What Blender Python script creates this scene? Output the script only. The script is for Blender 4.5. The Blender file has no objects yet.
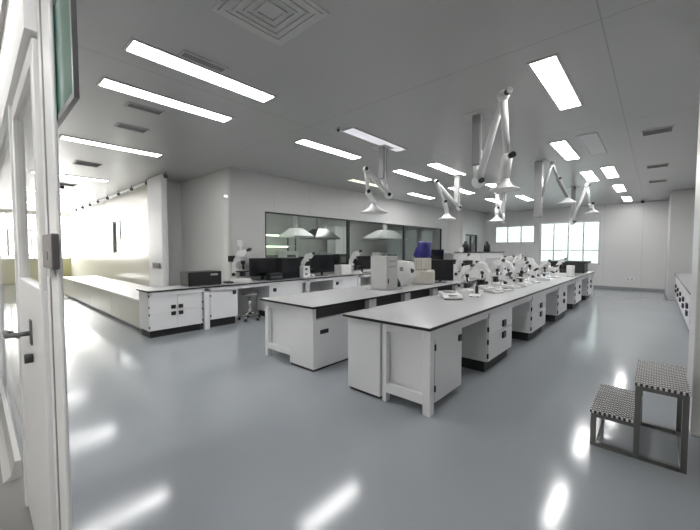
import bpy, bmesh, math, random
from mathutils import Vector, Matrix
random.seed(7)
S = bpy.context.scene
COL = S.collection
PI = math.pi

# ---------------------------------------------------------------- camera
CAMH = 1.56
FPX = 340.0
pitch = math.atan2(15.0, FPX)
yaw = math.atan2(306 * math.cos(pitch), FPX)
cd = bpy.data.cameras.new('camera')
cd.sensor_fit = 'HORIZONTAL'; cd.sensor_width = 36.0
cd.lens = 36.0 * FPX / 700.0
cd.clip_start = 0.02; cd.clip_end = 200
cam = bpy.data.objects.new('camera', cd); COL.objects.link(cam)
cam.location = (0, 0, CAMH)
cam.rotation_euler = (PI / 2 - pitch, 0, yaw)
S.camera = cam

# ---------------------------------------------------------------- world, exposure
w = bpy.data.worlds.new('daylight'); S.world = w; w.use_nodes = True
bg = w.node_tree.nodes['Background']
bg.inputs[0].default_value = (1.0, 0.985, 0.95, 1); bg.inputs[1].default_value = 7.0
S.view_settings.view_transform = 'Standard'
S.view_settings.look = 'None'
S.view_settings.exposure = 1.40
S.view_settings.gamma = 1.0
S.view_settings.use_curve_mapping = False
LAMP = 9.0            # emission of the ceiling panels
def portal(name, loc, rot, sx, sy):
    l = bpy.data.lights.new(name, 'AREA'); l.shape = 'RECTANGLE'; l.size = sx; l.size_y = sy
    l.cycles.is_portal = True
    o = bpy.data.objects.new(name, l); COL.objects.link(o); o.location = loc; o.rotation_euler = rot
portal('daylight_portal', (-2.85, 17.42, 1.85), (-PI / 2, 0, 0), 2.3, 1.9)
portal('daylight_portal', (-5.0, 17.42, 2.3), (-PI / 2, 0, 0), 1.9, 0.9)
portal('daylight_portal', (-22.12, 1.77, 2.2), (0, -PI / 2, 0), 2.2, 3.1)

# ---------------------------------------------------------------- materials
def mat(name, col, rough=0.5, metal=0.0, spec=0.5, noise=0.0, nscale=8.0, bump=0.0, coat=0.0):
    m = bpy.data.materials.new(name); m.use_nodes = True
    nt = m.node_tree; b = nt.nodes['Principled BSDF']
    b.inputs['Base Color'].default_value = (*col, 1)
    b.inputs['Roughness'].default_value = rough
    b.inputs['Metallic'].default_value = metal
    b.inputs['Specular IOR Level'].default_value = spec
    b.inputs['Coat Weight'].default_value = coat
    if noise or bump:
        tc = nt.nodes.new('ShaderNodeTexCoord'); n = nt.nodes.new('ShaderNodeTexNoise')
        n.inputs['Scale'].default_value = nscale; n.inputs['Detail'].default_value = 4
        nt.links.new(tc.outputs['Object'], n.inputs['Vector'])
        if noise:
            r = nt.nodes.new('ShaderNodeMapRange')
            r.inputs['To Min'].default_value = 1 - noise; r.inputs['To Max'].default_value = 1 + noise
            nt.links.new(n.outputs['Fac'], r.inputs['Value'])
            v = nt.nodes.new('ShaderNodeVectorMath'); v.operation = 'SCALE'
            v.inputs[0].default_value = col
            nt.links.new(r.outputs[0], v.inputs['Scale'])
            nt.links.new(v.outputs[0], b.inputs['Base Color'])
        if bump:
            bp = nt.nodes.new('ShaderNodeBump'); bp.inputs['Strength'].default_value = bump
            bp.inputs['Distance'].default_value = 0.01
            nt.links.new(n.outputs['Fac'], bp.inputs['Height']); nt.links.new(bp.outputs[0], b.inputs['Normal'])
    return m

def emit(name, col, s):
    m = bpy.data.materials.new(name); m.use_nodes = True
    nt = m.node_tree; b = nt.nodes['Principled BSDF']
    b.inputs['Base Color'].default_value = (0.8, 0.8, 0.8, 1)
    b.inputs['Emission Color'].default_value = (*col, 1); b.inputs['Emission Strength'].default_value = s
    return m

def glass(name, tint=(1, 1, 1), refl=1.0, frost=0.0, frost_col=(.8, .8, .8)):
    m = bpy.data.materials.new(name); m.use_nodes = True
    nt = m.node_tree; nt.nodes.clear()
    o = nt.nodes.new('ShaderNodeOutputMaterial')
    t = nt.nodes.new('ShaderNodeBsdfTransparent'); t.inputs[0].default_value = (*tint, 1)
    g = nt.nodes.new('ShaderNodeBsdfGlossy'); g.inputs['Roughness'].default_value = 0.02
    lw = nt.nodes.new('ShaderNodeLayerWeight'); lw.inputs[0].default_value = 0.5
    pw = nt.nodes.new('ShaderNodeMath'); pw.operation = 'POWER'; pw.inputs[1].default_value = 5
    f = nt.nodes.new('ShaderNodeMath'); f.operation = 'MULTIPLY_ADD'; f.inputs[1].default_value = 0.9; f.inputs[2].default_value = 0.04
    nt.links.new(lw.outputs['Facing'], pw.inputs[0]); nt.links.new(pw.outputs[0], f.inputs[0])
    x = nt.nodes.new('ShaderNodeMixShader')
    k = nt.nodes.new('ShaderNodeMath'); k.operation = 'MULTIPLY'; k.inputs[1].default_value = refl
    nt.links.new(f.outputs[0], k.inputs[0]); nt.links.new(k.outputs[0], x.inputs[0])
    src = t.outputs[0]
    if frost:
        d = nt.nodes.new('ShaderNodeBsdfTranslucent'); d.inputs[0].default_value = (*frost_col, 1)
        d2 = nt.nodes.new('ShaderNodeBsdfDiffuse'); d2.inputs[0].default_value = (*frost_col, 1)
        xx = nt.nodes.new('ShaderNodeMixShader'); xx.inputs[0].default_value = 0.5
        nt.links.new(d.outputs[0], xx.inputs[1]); nt.links.new(d2.outputs[0], xx.inputs[2])
        x2 = nt.nodes.new('ShaderNodeMixShader'); x2.inputs[0].default_value = frost
        nt.links.new(t.outputs[0], x2.inputs[1]); nt.links.new(xx.outputs[0], x2.inputs[2]); src = x2.outputs[0]
    nt.links.new(src, x.inputs[1]); nt.links.new(g.outputs[0], x.inputs[2]); nt.links.new(x.outputs[0], o.inputs[0])
    return m

def line_mask(nt, coord, period, offset, width):
    """1 on thin lines every PERIOD metres along one coordinate"""
    a = nt.nodes.new('ShaderNodeMath'); a.operation = 'SUBTRACT'; a.inputs[1].default_value = offset - width / 2
    m = nt.nodes.new('ShaderNodeMath'); m.operation = 'FLOORED_MODULO'; m.inputs[1].default_value = period
    l = nt.nodes.new('ShaderNodeMath'); l.operation = 'LESS_THAN'; l.inputs[1].default_value = width
    nt.links.new(coord, a.inputs[0]); nt.links.new(a.outputs[0], m.inputs[0]); nt.links.new(m.outputs[0], l.inputs[0])
    return l.outputs[0]

def panel_mat(name, col, joint, rough, axes, spec=0.5, metal=0.0, width=0.012):
    m = mat(name, col, rough, metal, spec); nt = m.node_tree; b = nt.nodes['Principled BSDF']
    tc = nt.nodes.new('ShaderNodeTexCoord'); sp = nt.nodes.new('ShaderNodeSeparateXYZ')
    nt.links.new(tc.outputs['Object'], sp.inputs[0])
    out = None
    for ax, per, off in axes:
        l = line_mask(nt, sp.outputs[ax], per, off, width)
        if out is None: out = l
        else:
            mx = nt.nodes.new('ShaderNodeMath'); mx.operation = 'MAXIMUM'
            nt.links.new(out, mx.inputs[0]); nt.links.new(l, mx.inputs[1]); out = mx.outputs[0]
    mix = nt.nodes.new('ShaderNodeMix'); mix.data_type = 'RGBA'
    mix.inputs[6].default_value = (*col, 1); mix.inputs[7].default_value = (*joint, 1)
    nt.links.new(out, mix.inputs[0]); nt.links.new(mix.outputs[2], b.inputs['Base Color'])
    return m

def floor_mat():
    m = mat('epoxy_floor', (0.355, 0.38, 0.405), 0.16, 0.0, 0.6); nt = m.node_tree; b = nt.nodes['Principled BSDF']
    tc = nt.nodes.new('ShaderNodeTexCoord')
    n = nt.nodes.new('ShaderNodeTexNoise'); n.inputs['Scale'].default_value = 0.7; n.inputs['Detail'].default_value = 5
    nt.links.new(tc.outputs['Object'], n.inputs['Vector'])
    r = nt.nodes.new('ShaderNodeMapRange'); r.inputs['To Min'].default_value = 0.93; r.inputs['To Max'].default_value = 1.07
    nt.links.new(n.outputs['Fac'], r.inputs['Value'])
    v = nt.nodes.new('ShaderNodeVectorMath'); v.operation = 'SCALE'; v.inputs[0].default_value = (0.355, 0.38, 0.405)
    nt.links.new(r.outputs[0], v.inputs['Scale']); nt.links.new(v.outputs[0], b.inputs['Base Color'])
    n2 = nt.nodes.new('ShaderNodeTexNoise'); n2.inputs['Scale'].default_value = 3; n2.inputs['Detail'].default_value = 6
    nt.links.new(tc.outputs['Object'], n2.inputs['Vector'])
    r2 = nt.nodes.new('ShaderNodeMapRange'); r2.inputs['To Min'].default_value = 0.08; r2.inputs['To Max'].default_value = 0.16
    nt.links.new(n2.outputs['Fac'], r2.inputs['Value']); nt.links.new(r2.outputs[0], b.inputs['Roughness'])
    n3 = nt.nodes.new('ShaderNodeTexNoise'); n3.inputs['Scale'].default_value = 2.2; n3.inputs['Detail'].default_value = 2
    nt.links.new(tc.outputs['Object'], n3.inputs['Vector'])
    bp = nt.nodes.new('ShaderNodeBump'); bp.inputs['Strength'].default_value = 0.03; bp.inputs['Distance'].default_value = 0.02
    nt.links.new(n3.outputs['Fac'], bp.inputs['Height']); nt.links.new(bp.outputs[0], b.inputs['Normal'])
    return m

M = {}
M['floor'] = floor_mat()
M['corr'] = mat('corridor_floor', (0.20, 0.195, 0.19), 0.35, noise=0.05)
M['ceil'] = panel_mat('ceiling_panel', (0.47, 0.47, 0.46), (0.33, 0.33, 0.325), 0.30, ((0, 3.55, -0.38), (1, 2.85, 3.42)))
M['ceil2'] = mat('corridor_ceiling', (0.5, 0.5, 0.49), 0.6)
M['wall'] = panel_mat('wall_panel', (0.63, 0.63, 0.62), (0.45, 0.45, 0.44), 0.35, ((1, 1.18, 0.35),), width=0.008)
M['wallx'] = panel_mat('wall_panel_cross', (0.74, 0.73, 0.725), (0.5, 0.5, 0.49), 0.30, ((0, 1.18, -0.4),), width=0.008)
M['cream_lit'] = mat('cream_lit_panel', (0.86, 0.84, 0.76), 0.2, noise=0.02, nscale=2)  # warmth of the far-left window light is put into this colour
M['gloss'] = mat('glossy_panel', (0.84, 0.845, 0.83), 0.05, spec=0.7, noise=0.02, nscale=2)
M['olive'] = mat('olive_wall', (0.48, 0.47, 0.26), 0.6, noise=0.04)
M['cove'] = mat('cove_base', (0.30, 0.305, 0.31), 0.4, noise=0.03)
M['white'] = mat('white_steel', (0.82, 0.82, 0.83), 0.32, noise=0.015, nscale=3)
M['white2'] = mat('white_enamel', (0.80, 0.80, 0.79), 0.3, noise=0.015)
M['top'] = mat('worktop_laminate', (0.62, 0.62, 0.63), 0.22, noise=0.03, nscale=20)
M['black'] = mat('black_edge', (0.012, 0.012, 0.013), 0.35, noise=0.1)
M['bplastic'] = mat('black_plastic', (0.018, 0.018, 0.02), 0.4, noise=0.1, nscale=20)
M['screen'] = mat('dark_screen', (0.008, 0.009, 0.012), 0.15)
M['dgrey'] = mat('dark_grey_metal', (0.12, 0.12, 0.125), 0.4, noise=0.05)
M['kick'] = mat('black_kick', (0.02, 0.02, 0.022), 0.5, noise=0.1)
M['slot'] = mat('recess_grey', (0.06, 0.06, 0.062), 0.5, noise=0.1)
M['frame'] = mat('black_window_frame', (0.015, 0.015, 0.016), 0.4, noise=0.1)
M['alu'] = mat('aluminium', (0.62, 0.62, 0.62), 0.28, 0.6, noise=0.03)
M['steel'] = mat('brushed_steel', (0.20, 0.20, 0.195), 0.28, 1.0, noise=0.08, nscale=30)
M['chrome'] = mat('chrome', (0.7, 0.7, 0.7), 0.12, 1.0, noise=0.02)
M['beige'] = mat('beige_plastic', (0.58, 0.55, 0.49), 0.4, noise=0.02)
M['lgrey'] = mat('light_grey_plastic', (0.55, 0.55, 0.54), 0.4, noise=0.02)
M['mgrey'] = mat('mid_grey', (0.30, 0.30, 0.30), 0.4, noise=0.04)
M['green'] = mat('dark_green', (0.03, 0.06, 0.045), 0.35, noise=0.1)
M['disp'] = mat('dispenser_grey', (0.13, 0.12, 0.13), 0.4, noise=0.03)
M['signgreen'] = mat('sign_green', (0.05, 0.16, 0.12), 0.15, noise=0.1)
M['blue'] = mat('blue_plastic_bag', (0.03, 0.03, 0.22), 0.35, noise=0.35, nscale=18, bump=0.6)
M['grille'] = mat('grille_dark', (0.05, 0.05, 0.05), 0.5, noise=0.1)
M['hoodglass'] = mat('hood_plastic', (0.75, 0.76, 0.75), 0.2, noise=0.02)
M['lamp'] = emit('panel_light', (1.0, 0.99, 0.985), LAMP)
M['lamp_dim'] = emit('panel_light_dim', (0.93, 0.92, 1.0), 0.22)
M['lamp_off'] = mat('panel_light_off', (0.62, 0.62, 0.62), 0.4, noise=0.01)
M['lamp_yel'] = emit('panel_light_warm', (1.0, 1.0, 0.72), 0.45)
M['indic'] = emit('status_light', (0.75, 1.0, 0.6), 3.0)
M['glass'] = glass('window_glass', (0.93, 0.96, 0.94), 1.0)
M['tint'] = glass('daylight_dimming_glass', (0.24, 0.262, 0.262), 0.5)  # dark tint put in to hold down daylight from the far-wall windows
M['clear'] = glass('clear_glass', (0.97, 0.97, 0.97), 0.6)
M['frost'] = glass('hazy_glass', (0.95, 0.95, 0.95), 1.0, 0.35, (0.85, 0.83, 0.80))

def tread_mat():
    m = mat('tread_plate', (0.55, 0.54, 0.53), 0.25, 1.0); nt = m.node_tree; b = nt.nodes['Principled BSDF']
    tc = nt.nodes.new('ShaderNodeTexCoord'); sp = nt.nodes.new('ShaderNodeSeparateXYZ')
    nt.links.new(tc.outputs['Object'], sp.inputs[0])
    def wave(a, bb, f):
        s1 = nt.nodes.new('ShaderNodeMath'); s1.operation = 'MULTIPLY'; s1.inputs[1].default_value = f
        nt.links.new(a, s1.inputs[0])
        s2 = nt.nodes.new('ShaderNodeMath'); s2.operation = 'SINE'; nt.links.new(s1.outputs[0], s2.inputs[0])
        return s2.outputs[0]
    def combo(kx, ky):
        a = nt.nodes.new('ShaderNodeVectorMath'); a.operation = 'DOT_PRODUCT'; a.inputs[1].default_value = (kx, ky, 0)
        nt.links.new(tc.outputs['Object'], a.inputs[0]); return a.outputs['Value']
    px = wave(combo(1 / 0.030, 1 / 0.046), None, PI); py = wave(combo(-1 / 0.030, 1 / 0.046), None, PI)
    mu = nt.nodes.new('ShaderNodeMath'); mu.operation = 'MULTIPLY'; nt.links.new(px, mu.inputs[0]); nt.links.new(py, mu.inputs[1])
    ab = nt.nodes.new('ShaderNodeMath'); ab.operation = 'ABSOLUTE'; nt.links.new(mu.outputs[0], ab.inputs[0])
    bp = nt.nodes.new('ShaderNodeBump'); bp.inputs['Strength'].default_value = 1.0; bp.inputs['Distance'].default_value = 0.012
    nt.links.new(ab.outputs[0], bp.inputs['Height']); nt.links.new(bp.outputs[0], b.inputs['Normal'])
    gt = nt.nodes.new('ShaderNodeMapRange'); gt.inputs['From Min'].default_value = 0.25; gt.inputs['From Max'].default_value = 0.6
    nt.links.new(ab.outputs[0], gt.inputs['Value'])
    mx = nt.nodes.new('ShaderNodeMix'); mx.data_type = 'RGBA'
    mx.inputs[6].default_value = (0.10, 0.095, 0.09, 1); mx.inputs[7].default_value = (0.85, 0.83, 0.82, 1)
    nt.links.new(gt.outputs[0], mx.inputs[0]); nt.links.new(mx.outputs[2], b.inputs['Base Color'])
    b.inputs['Metallic'].default_value = 0.25
    return m
M['tread'] = tread_mat()

# ---------------------------------------------------------------- mesh helpers
class MB:
    def __init__(s): s.bm = bmesh.new()
    def box(s, a, b, mi=0):
        x0, x1 = sorted((a[0], b[0])); y0, y1 = sorted((a[1], b[1])); z0, z1 = sorted((a[2], b[2]))
        v = [s.bm.verts.new(p) for p in ((x0,y0,z0),(x1,y0,z0),(x1,y1,z0),(x0,y1,z0),(x0,y0,z1),(x1,y0,z1),(x1,y1,z1),(x0,y1,z1))]
        for f in ((0,3,2,1),(4,5,6,7),(0,1,5,4),(1,2,6,5),(2,3,7,6),(3,0,4,7)):
            fc = s.bm.faces.new([v[i] for i in f]); fc.material_index = mi
        return s
    def tube(s, p0, p1, r0, r1=None, n=14, cap=True):
        r1 = r0 if r1 is None else r1
        p0, p1 = Vector(p0), Vector(p1); d = (p1 - p0).normalized()
        u = d.cross(Vector((0,0,1)) if abs(d.z) < .95 else Vector((1,0,0))).normalized(); v = d.cross(u)
        A = [s.bm.verts.new(p0 + (u*math.cos(t)+v*math.sin(t))*r0) for t in [2*PI*i/n for i in range(n)]]
        B = [s.bm.verts.new(p1 + (u*math.cos(t)+v*math.sin(t))*r1) for t in [2*PI*i/n for i in range(n)]]
        for i in range(n):
            f = s.bm.faces.new((A[i], A[(i+1)%n], B[(i+1)%n], B[i])); f.smooth = True
        if cap:
            s.bm.faces.new(A[::-1]); s.bm.faces.new(B)
        return s
    def beam(s, p0, p1, w, h):
        """square bar between two points"""
        p0, p1 = Vector(p0), Vector(p1); d = (p1-p0).normalized()
        u = d.cross(Vector((0,0,1)) if abs(d.z) < .95 else Vector((1,0,0))).normalized(); v = u.cross(d)
        q = [(-w/2,-h/2),(w/2,-h/2),(w/2,h/2),(-w/2,h/2)]
        A = [s.bm.verts.new(p0+u*a+v*b) for a,b in q]; B = [s.bm.verts.new(p1+u*a+v*b) for a,b in q]
        for i in range(4): s.bm.faces.new((A[i],A[(i+1)%4],B[(i+1)%4],B[i]))
        s.bm.faces.new(A[::-1]); s.bm.faces.new(B)
        return s
    def prism(s, pts, y0, y1):
        """polygon in XZ extruded along Y"""
        A = [s.bm.verts.new((x,y0,z)) for x,z in pts]; B = [s.bm.verts.new((x,y1,z)) for x,z in pts]
        n = len(pts)
        for i in range(n): s.bm.faces.new((A[i],A[(i+1)%n],B[(i+1)%n],B[i]))
        s.bm.faces.new(A[::-1]); s.bm.faces.new(B)
        return s
    def lathe(s, prof, c=(0,0,0), n=24):
        rings = []
        for r, z in prof:
            rings.append([s.bm.verts.new((c[0]+r*math.cos(2*PI*i/n), c[1]+r*math.sin(2*PI*i/n), c[2]+z)) for i in range(n)])
        for a, b in zip(rings, rings[1:]):
            for i in range(n):
                f = s.bm.faces.new((a[i],a[(i+1)%n],b[(i+1)%n],b[i])); f.smooth = True
        s.bm.faces.new(rings[0][::-1]); s.bm.faces.new(rings[-1])
        return s
    def ball(s, c, r):
        return s.lathe([(r*math.cos(t)+1e-4, r*math.sin(t)) for t in [(-90+15*i)*PI/180 for i in range(13)]], c, 14)
    def taper(s, a, b, ta, tb, z0, z1):
        """box whose top rectangle differs from its bottom"""
        v = [s.bm.verts.new(p) for p in ((a[0],a[1],z0),(b[0],a[1],z0),(b[0],b[1],z0),(a[0],b[1],z0),(ta[0],ta[1],z1),(tb[0],ta[1],z1),(tb[0],tb[1],z1),(ta[0],tb[1],z1))]
        for f in ((0,3,2,1),(4,5,6,7),(0,1,5,4),(1,2,6,5),(2,3,7,6),(3,0,4,7)): s.bm.faces.new([v[i] for i in f])
        return s
    def out(s, name, m, parent=None, bevel=0.0, loc=None):
        bmesh.ops.recalc_face_normals(s.bm, faces=s.bm.faces)
        me = bpy.data.meshes.new(name); s.bm.to_mesh(me); s.bm.free()
        for x in (m if isinstance(m, (list, tuple)) else [m]): me.materials.append(M[x])
        o = bpy.data.objects.new(name, me); COL.objects.link(o)
        if parent: o.parent = parent
        if loc: o.location = loc
        if bevel:
            b = o.modifiers.new('bevel', 'BEVEL'); b.width = bevel; b.segments = 2; b.limit_method = 'ANGLE'
        return o

def thing(name, label, cat, loc=(0,0,0), rz=0.0, group=None):
    o = bpy.data.objects.new(name, None); COL.objects.link(o); o.empty_display_size = 0.1
    o.location = loc; o.rotation_euler = (0,0,rz); o['label'] = label; o['category'] = cat
    if group: o['group'] = group
    return o
def tag(o, label, cat, group=None):
    o['label'] = label; o['category'] = cat
    if group: o['group'] = group
    return o
def struct(o, label=None):
    o['kind'] = 'structure'
    if label: o['label'] = label
    return o
def children_of(o): return [c for c in COL.objects if c.parent is o]
def copy_thing(src, loc, rz=0.0, label=None, scale=None):
    r = src.copy(); COL.objects.link(r); r.location = loc; r.rotation_euler = (0,0,rz)
    if label: r['label'] = label
    if scale: r.scale = (scale,)*3
    for ch in children_of(src):
        c = ch.copy(); COL.objects.link(c); c.parent = r
        for g in children_of(ch):
            d = g.copy(); COL.objects.link(d); d.parent = c
    return r
def B(a, b): return MB().box(a, b)

# ================================================================= THE SETTING
CH = 3.4
XL, YF = -7.1, 17.3
struct(B((-22.2, 0.2, -0.1), (1.4, 17.5, 0)).out('floor', 'floor'))
struct(B((-22.2, -2.0, -0.1), (1.4, 0.2, 0)).out('floor', 'corr'))
struct(B((-22.2, 0.1, CH), (1.4, 17.5, CH+.1)).out('ceiling', 'ceil'))
struct(B((-22.2, -2.0, 2.8), (1.4, 0.1, 2.9)).out('ceiling', 'ceil2'))
struct(B((-22.2, -2.1, 0), (1.4, -2.0, 2.8)).out('wall_back', 'cream_lit'))
struct(B((1.3, -2.0, 0), (1.4, 4.0, CH)).out('wall_right', 'wall'))
struct(B((0.26, 4.0, 0), (1.4, 4.6, CH)).out('wall_right_pier', 'wallx', bevel=.01))
struct(B((1.12, 4.6, 0), (1.4, 17.3, CH)).out('wall_right', 'wall'))
# pilaster closing the right wall at its far end
p = MB().box((0.3, 14.6, 0), (1.12, YF, CH)); struct(p.out('wall_right_pilaster', 'wall', bevel=.02))
# far wall with two window openings
def wall_y(name, y0, y1, x0, x1, holes, m, z1=CH):
    """wall across Y with holes (xa, xb, za, zb), left to right"""
    b = MB(); x = x0
    for xa, xb, za, zb in holes:
        b.box((x, y0, 0), (xa, y1, z1)); b.box((xa, y0, 0), (xb, y1, za)); b.box((xa, y0, zb), (xb, y1, z1)); x = xb
    b.box((x, y0, 0), (x1, y1, z1))
    return struct(b.out(name, m))
def wall_x(name, x0, x1, y0, y1, holes, m, z1=CH):
    b = MB(); y = y0
    for ya, yb, za, zb in holes:
        b.box((x0, y, 0), (x1, ya, z1)); b.box((x0, ya, 0), (x1, yb, za)); b.box((x0, ya, zb), (x1, yb, z1)); y = yb
    b.box((x0, y, 0), (x1, y1, z1))
    return struct(b.out(name, m))
wall_y('wall_far', YF, YF+.15, -11.4, 1.4, [(-5.95, -4.15, 1.88, 2.72), (-3.95, -1.72, 0.95, 2.78)], 'wallx')
wall_x('wall_left', XL-.12, XL, 3.9, 14.6, [(4.8, 14.0, 0.92, 2.5)], 'wall')
# jog of the left wall beyond the long window, with its small window
wall_x('wall_left_jog', -6.52, -6.4, 14.6, YF, [(14.9, 16.3, 1.3, 2.28)], 'wall')
struct(B((-7.22, 14.6, 0), (-6.52, 14.75, CH)).out('wall_left_return', 'wallx'))
# recess and long partition running off to the left
wall_y('wall_recess', 3.9, 4.02, -11.6, -7.22, [], 'gloss')
wall_y('wall_partition', 3.35, 3.5, -22.2, -9.9, [(-14.3, -12.9, 1.45, 2.55)], 'cream_lit')
struct(B((-9.9, 3.1, 0), (-8.9, 3.24, CH)).out('wall_column', 'white', bevel=.03))
struct(B((-9.9, 3.24, 0), (-9.75, 3.9, CH)).out('wall_column_return', 'gloss'))
struct(B((-11.6, 3.5, 0), (-11.4, 3.9, CH)).out('wall_recess_end', 'gloss'))
# room beyond the long window
struct(B((-11.4, 4.02, 0), (-11.25, YF, CH)).out('wall_inner', 'wall'))
# far left wall: olive apron under a band of windows
def far_left():
    b = MB(); b.box((-22.2, 0.2, 0), (-22.05, 3.35, 1.12)); struct(b.out('wall_end_apron', 'olive'))
    b = MB(); b.box((-22.2, 0.2, 3.3), (-22.05, 3.35, CH)); b.box((-22.2, -2, 0), (-22.05, 0.2, CH)); struct(b.out('wall_end', 'cream_lit'))
far_left()
# bases
struct(B((-22, 3.31, 0), (-9.92, 3.35, .1)).out('baseboard_left', 'cove'))
struct(MB().prism([(0,0),(.04,0),(.03,.1),(0,.1)], 0, 1).out('baseboard_far', 'cove')).matrix_world = Matrix.Translation((-7.1, YF, 0)) @ Matrix.Rotation(-PI/2, 4, 'Z') @ Matrix.Diagonal((1, 7.4, 1, 1))
struct(B((-7.1, 17.2, 0), (0.3, YF, .10)).out('baseboard_far_cove', 'cove', bevel=.02))
struct(B((0.27, 14.58, 0), (0.3, YF, .10)).out('baseboard_right', 'cove'))

def framed_window(name, x0, x1, z0, z1, y, mull, m='alu', fw=.05, gm='glass', trans=()):
    """window across Y-plane; mull: x of mullions"""
    root = bpy.data.objects.new(name, None); COL.objects.link(root); root.location = (x0, y, z0); root['kind'] = 'structure'
    W, Hh = x1-x0, z1-z0
    b = MB(); b.box((0,-.03,0),(W,.03,fw)); b.box((0,-.03,Hh-fw),(W,.03,Hh)); b.box((0,-.03,fw),(fw,.03,Hh-fw)); b.box((W-fw,-.03,fw),(W,.03,Hh-fw))
    b.out('window_frame', m, root)
    for x in mull: B((x-x0-.02,-.025,fw),(x-x0+.02,.025,Hh-fw)).out('mullion', m, root)
    for z in trans: B((fw,-.02,z-z0-.015),(W-fw,.02,z-z0+.015)).out('transom', m, root)
    B((fw,-.004,fw),(W-fw,.004,Hh-fw)).out('pane', gm, root)
    return root
def framed_window_x(name, y0, y1, z0, z1, x, mull, m='frame', fw=.05, gm='glass', trans=(), mw=.04):
    root = bpy.data.objects.new(name, None); COL.objects.link(root); root.location = (x, y0, z0); root['kind'] = 'structure'
    W, Hh = y1-y0, z1-z0
    b = MB(); b.box((-.03,0,0),(.03,W,fw)); b.box((-.03,0,Hh-fw),(.03,W,Hh)); b.box((-.03,0,fw),(.03,fw,Hh-fw)); b.box((-.03,W-fw,fw),(.03,W,Hh-fw))
    b.out('window_frame', m, root)
    for y in mull: B((-.03,y-y0-mw,fw),(.03,y-y0+mw,Hh-fw)).out('mullion', m, root)
    for z in trans: B((-.02,fw,z-z0-.015),(.02,W-fw,z-z0+.015)).out('transom', m, root)
    B((-.004,fw,fw),(.004,W-fw,Hh-fw)).out('pane', gm, root)
    return root
framed_window('window_1', -5.95, -4.15, 1.88, 2.72, YF+.06, [-5.35, -4.75], 'alu', gm='tint')
framed_window('window_2', -3.95, -1.72, 0.95, 2.78, YF+.06, [-3.4, -2.85, -2.3], 'alu', trans=(1.55,), gm='tint')
framed_window_x('window_3', 4.8, 14.0, 0.92, 2.5, XL-.04, [7.85, 11.01], 'frame', fw=.035, mw=.05)
framed_window_x('window_4', 14.9, 16.3, 1.3, 2.28, -6.46, [15.6], 'frame', fw=.06)
framed_window_x('window_5', 0.2, 3.35, 1.12, 3.3, -22.1, [0.95, 1.1, 2.0, 2.12, 2.75], 'alu', fw=.05, gm='clear', trans=(2.75,), mw=.02)
framed_window('window_6', -14.3, -12.9, 1.45, 2.55, 3.42, [-13.6], 'dgrey', gm='glass')
# dark sash standing open in the far left window
sash = bpy.data.objects.new('window_7', None); COL.objects.link(sash); sash.location = (-22.05, 1.12, 1.28); sash['kind'] = 'structure'
b = MB()
for a, c in (((0,0,0),(.04,.82,.05)), ((0,0,1.2),(.04,.82,1.25)), ((0,0,.05),(.04,.05,1.2)), ((0,.77,.05),(.04,.82,1.2)), ((0,.53,.05),(.04,.57,1.2))): b.box(a, c)
b.out('sash_frame', 'dgrey', sash); B((.01,.05,.05),(.03,.77,1.2)).out('pane', 'clear', sash); B((0.0,.05,.62),(.04,.53,.64)).out('glazing_bar', 'dgrey', sash)

# --------------------------------------------------------------- glazed corridor partition beside the camera
t = thing('partition_mullion', 'tall white mullion at the left edge beside the glazed door', 'mullion', (-1.8, .197, 0))
B((0,0,0),(.27,.014,2.8)).out('upright', 'white', t, bevel=.006)
B((.10,-.004,0),(.115,.0,2.8)).out('joint_seal', 'mgrey', t)
struct(B((-8.0, .16, 2.4), (-1.8, .24, 2.8)).out('wall_header', 'white'))
struct(B((-22.1, .14, 2.8), (1.3, .24, CH)).out('wall_header', 'wallx'))
door = bpy.data.objects.new('door_1', None); COL.objects.link(door); door.location = (-2.80, .18, 0); door['kind'] = 'structure'
door['label'] = 'white door leaf with a lever handle and glazed upper half'
B((0,0,.01),(.985,.04,1.40)).out('door_panel', 'white', door, bevel=.004)
b = MB(); b.box((0,0,1.40),(.07,.04,2.38)); b.box((.915,0,1.40),(.985,.04,2.38)); b.box((.07,0,2.30),(.915,.04,2.38)); b.out('glazing_frame', 'white2', door, bevel=.004)
B((.07,.016,1.40),(.915,.024,2.30)).out('pane', 'clear', door)
hd = MB(); hd.tube((.60,-.09,1.165),(.60,.0,1.165),.011); hd.tube((.60,-.085,1.165),(.485,-.085,1.165),.011)
hd.tube((.485,-.085,1.165),(.465,-.06,1.15),.011); hd.tube((.465,-.06,1.15),(.54,-.045,1.145),.010)
h = hd.out('door_handle', 'dgrey', door)
B((.575,-.008,1.11),(.625,0,1.23)).out('handle_plate', 'dgrey', door, bevel=.004)
MB().tube((.60,-.03,1.045),(.60,0,1.045),.022).out('lock_cylinder', 'bplastic', door)
# glazed bays further along, left of the door
t = thing('glass_screen', 'hazy glass partition bay beyond the lever handle at the left edge', 'glass partition', (-8.0, .18, 0))
B((0,.01,.1),(5.15,.02,2.4)).out('pane', 'clear', t); B((5.15,-.01,0),(5.2,.05,2.4)).out('jamb', 'white', t)
for x in (0.0, 2.4): B((x,-.005,0),(x+.05,.045,2.4)).out('mullion', 'white', t)
o = MB().prism([(0,0),(0,.12),(.03,.12),(.05,.03),(.09,0)], 0, 1).out('baseboard_corridor', 'lgrey'); struct(o)
o.matrix_world = Matrix.Translation((-3.2, .18, 0)) @ Matrix.Rotation(PI/2, 4, 'Z') @ Matrix.Diagonal((-1, 5.0, 1, 1))
# framed green sign above
t = thing('hanging_sign', 'green sign in a thin grey frame high beside the door mullion', 'sign', (-1.68, .213, 2.02))
B((0,0,0),(.40,.008,.36)).out('sign_plate', 'signgreen', t)
b = MB(); b.box((-.015,-.001,-.02),(.42,.012,.0)); b.box((.40,-.001,0),(.42,.012,.38)); b.box((-.015,-.001,.36),(.40,.012,.38)); b.out('sign_frame', 'dgrey', t)
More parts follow.
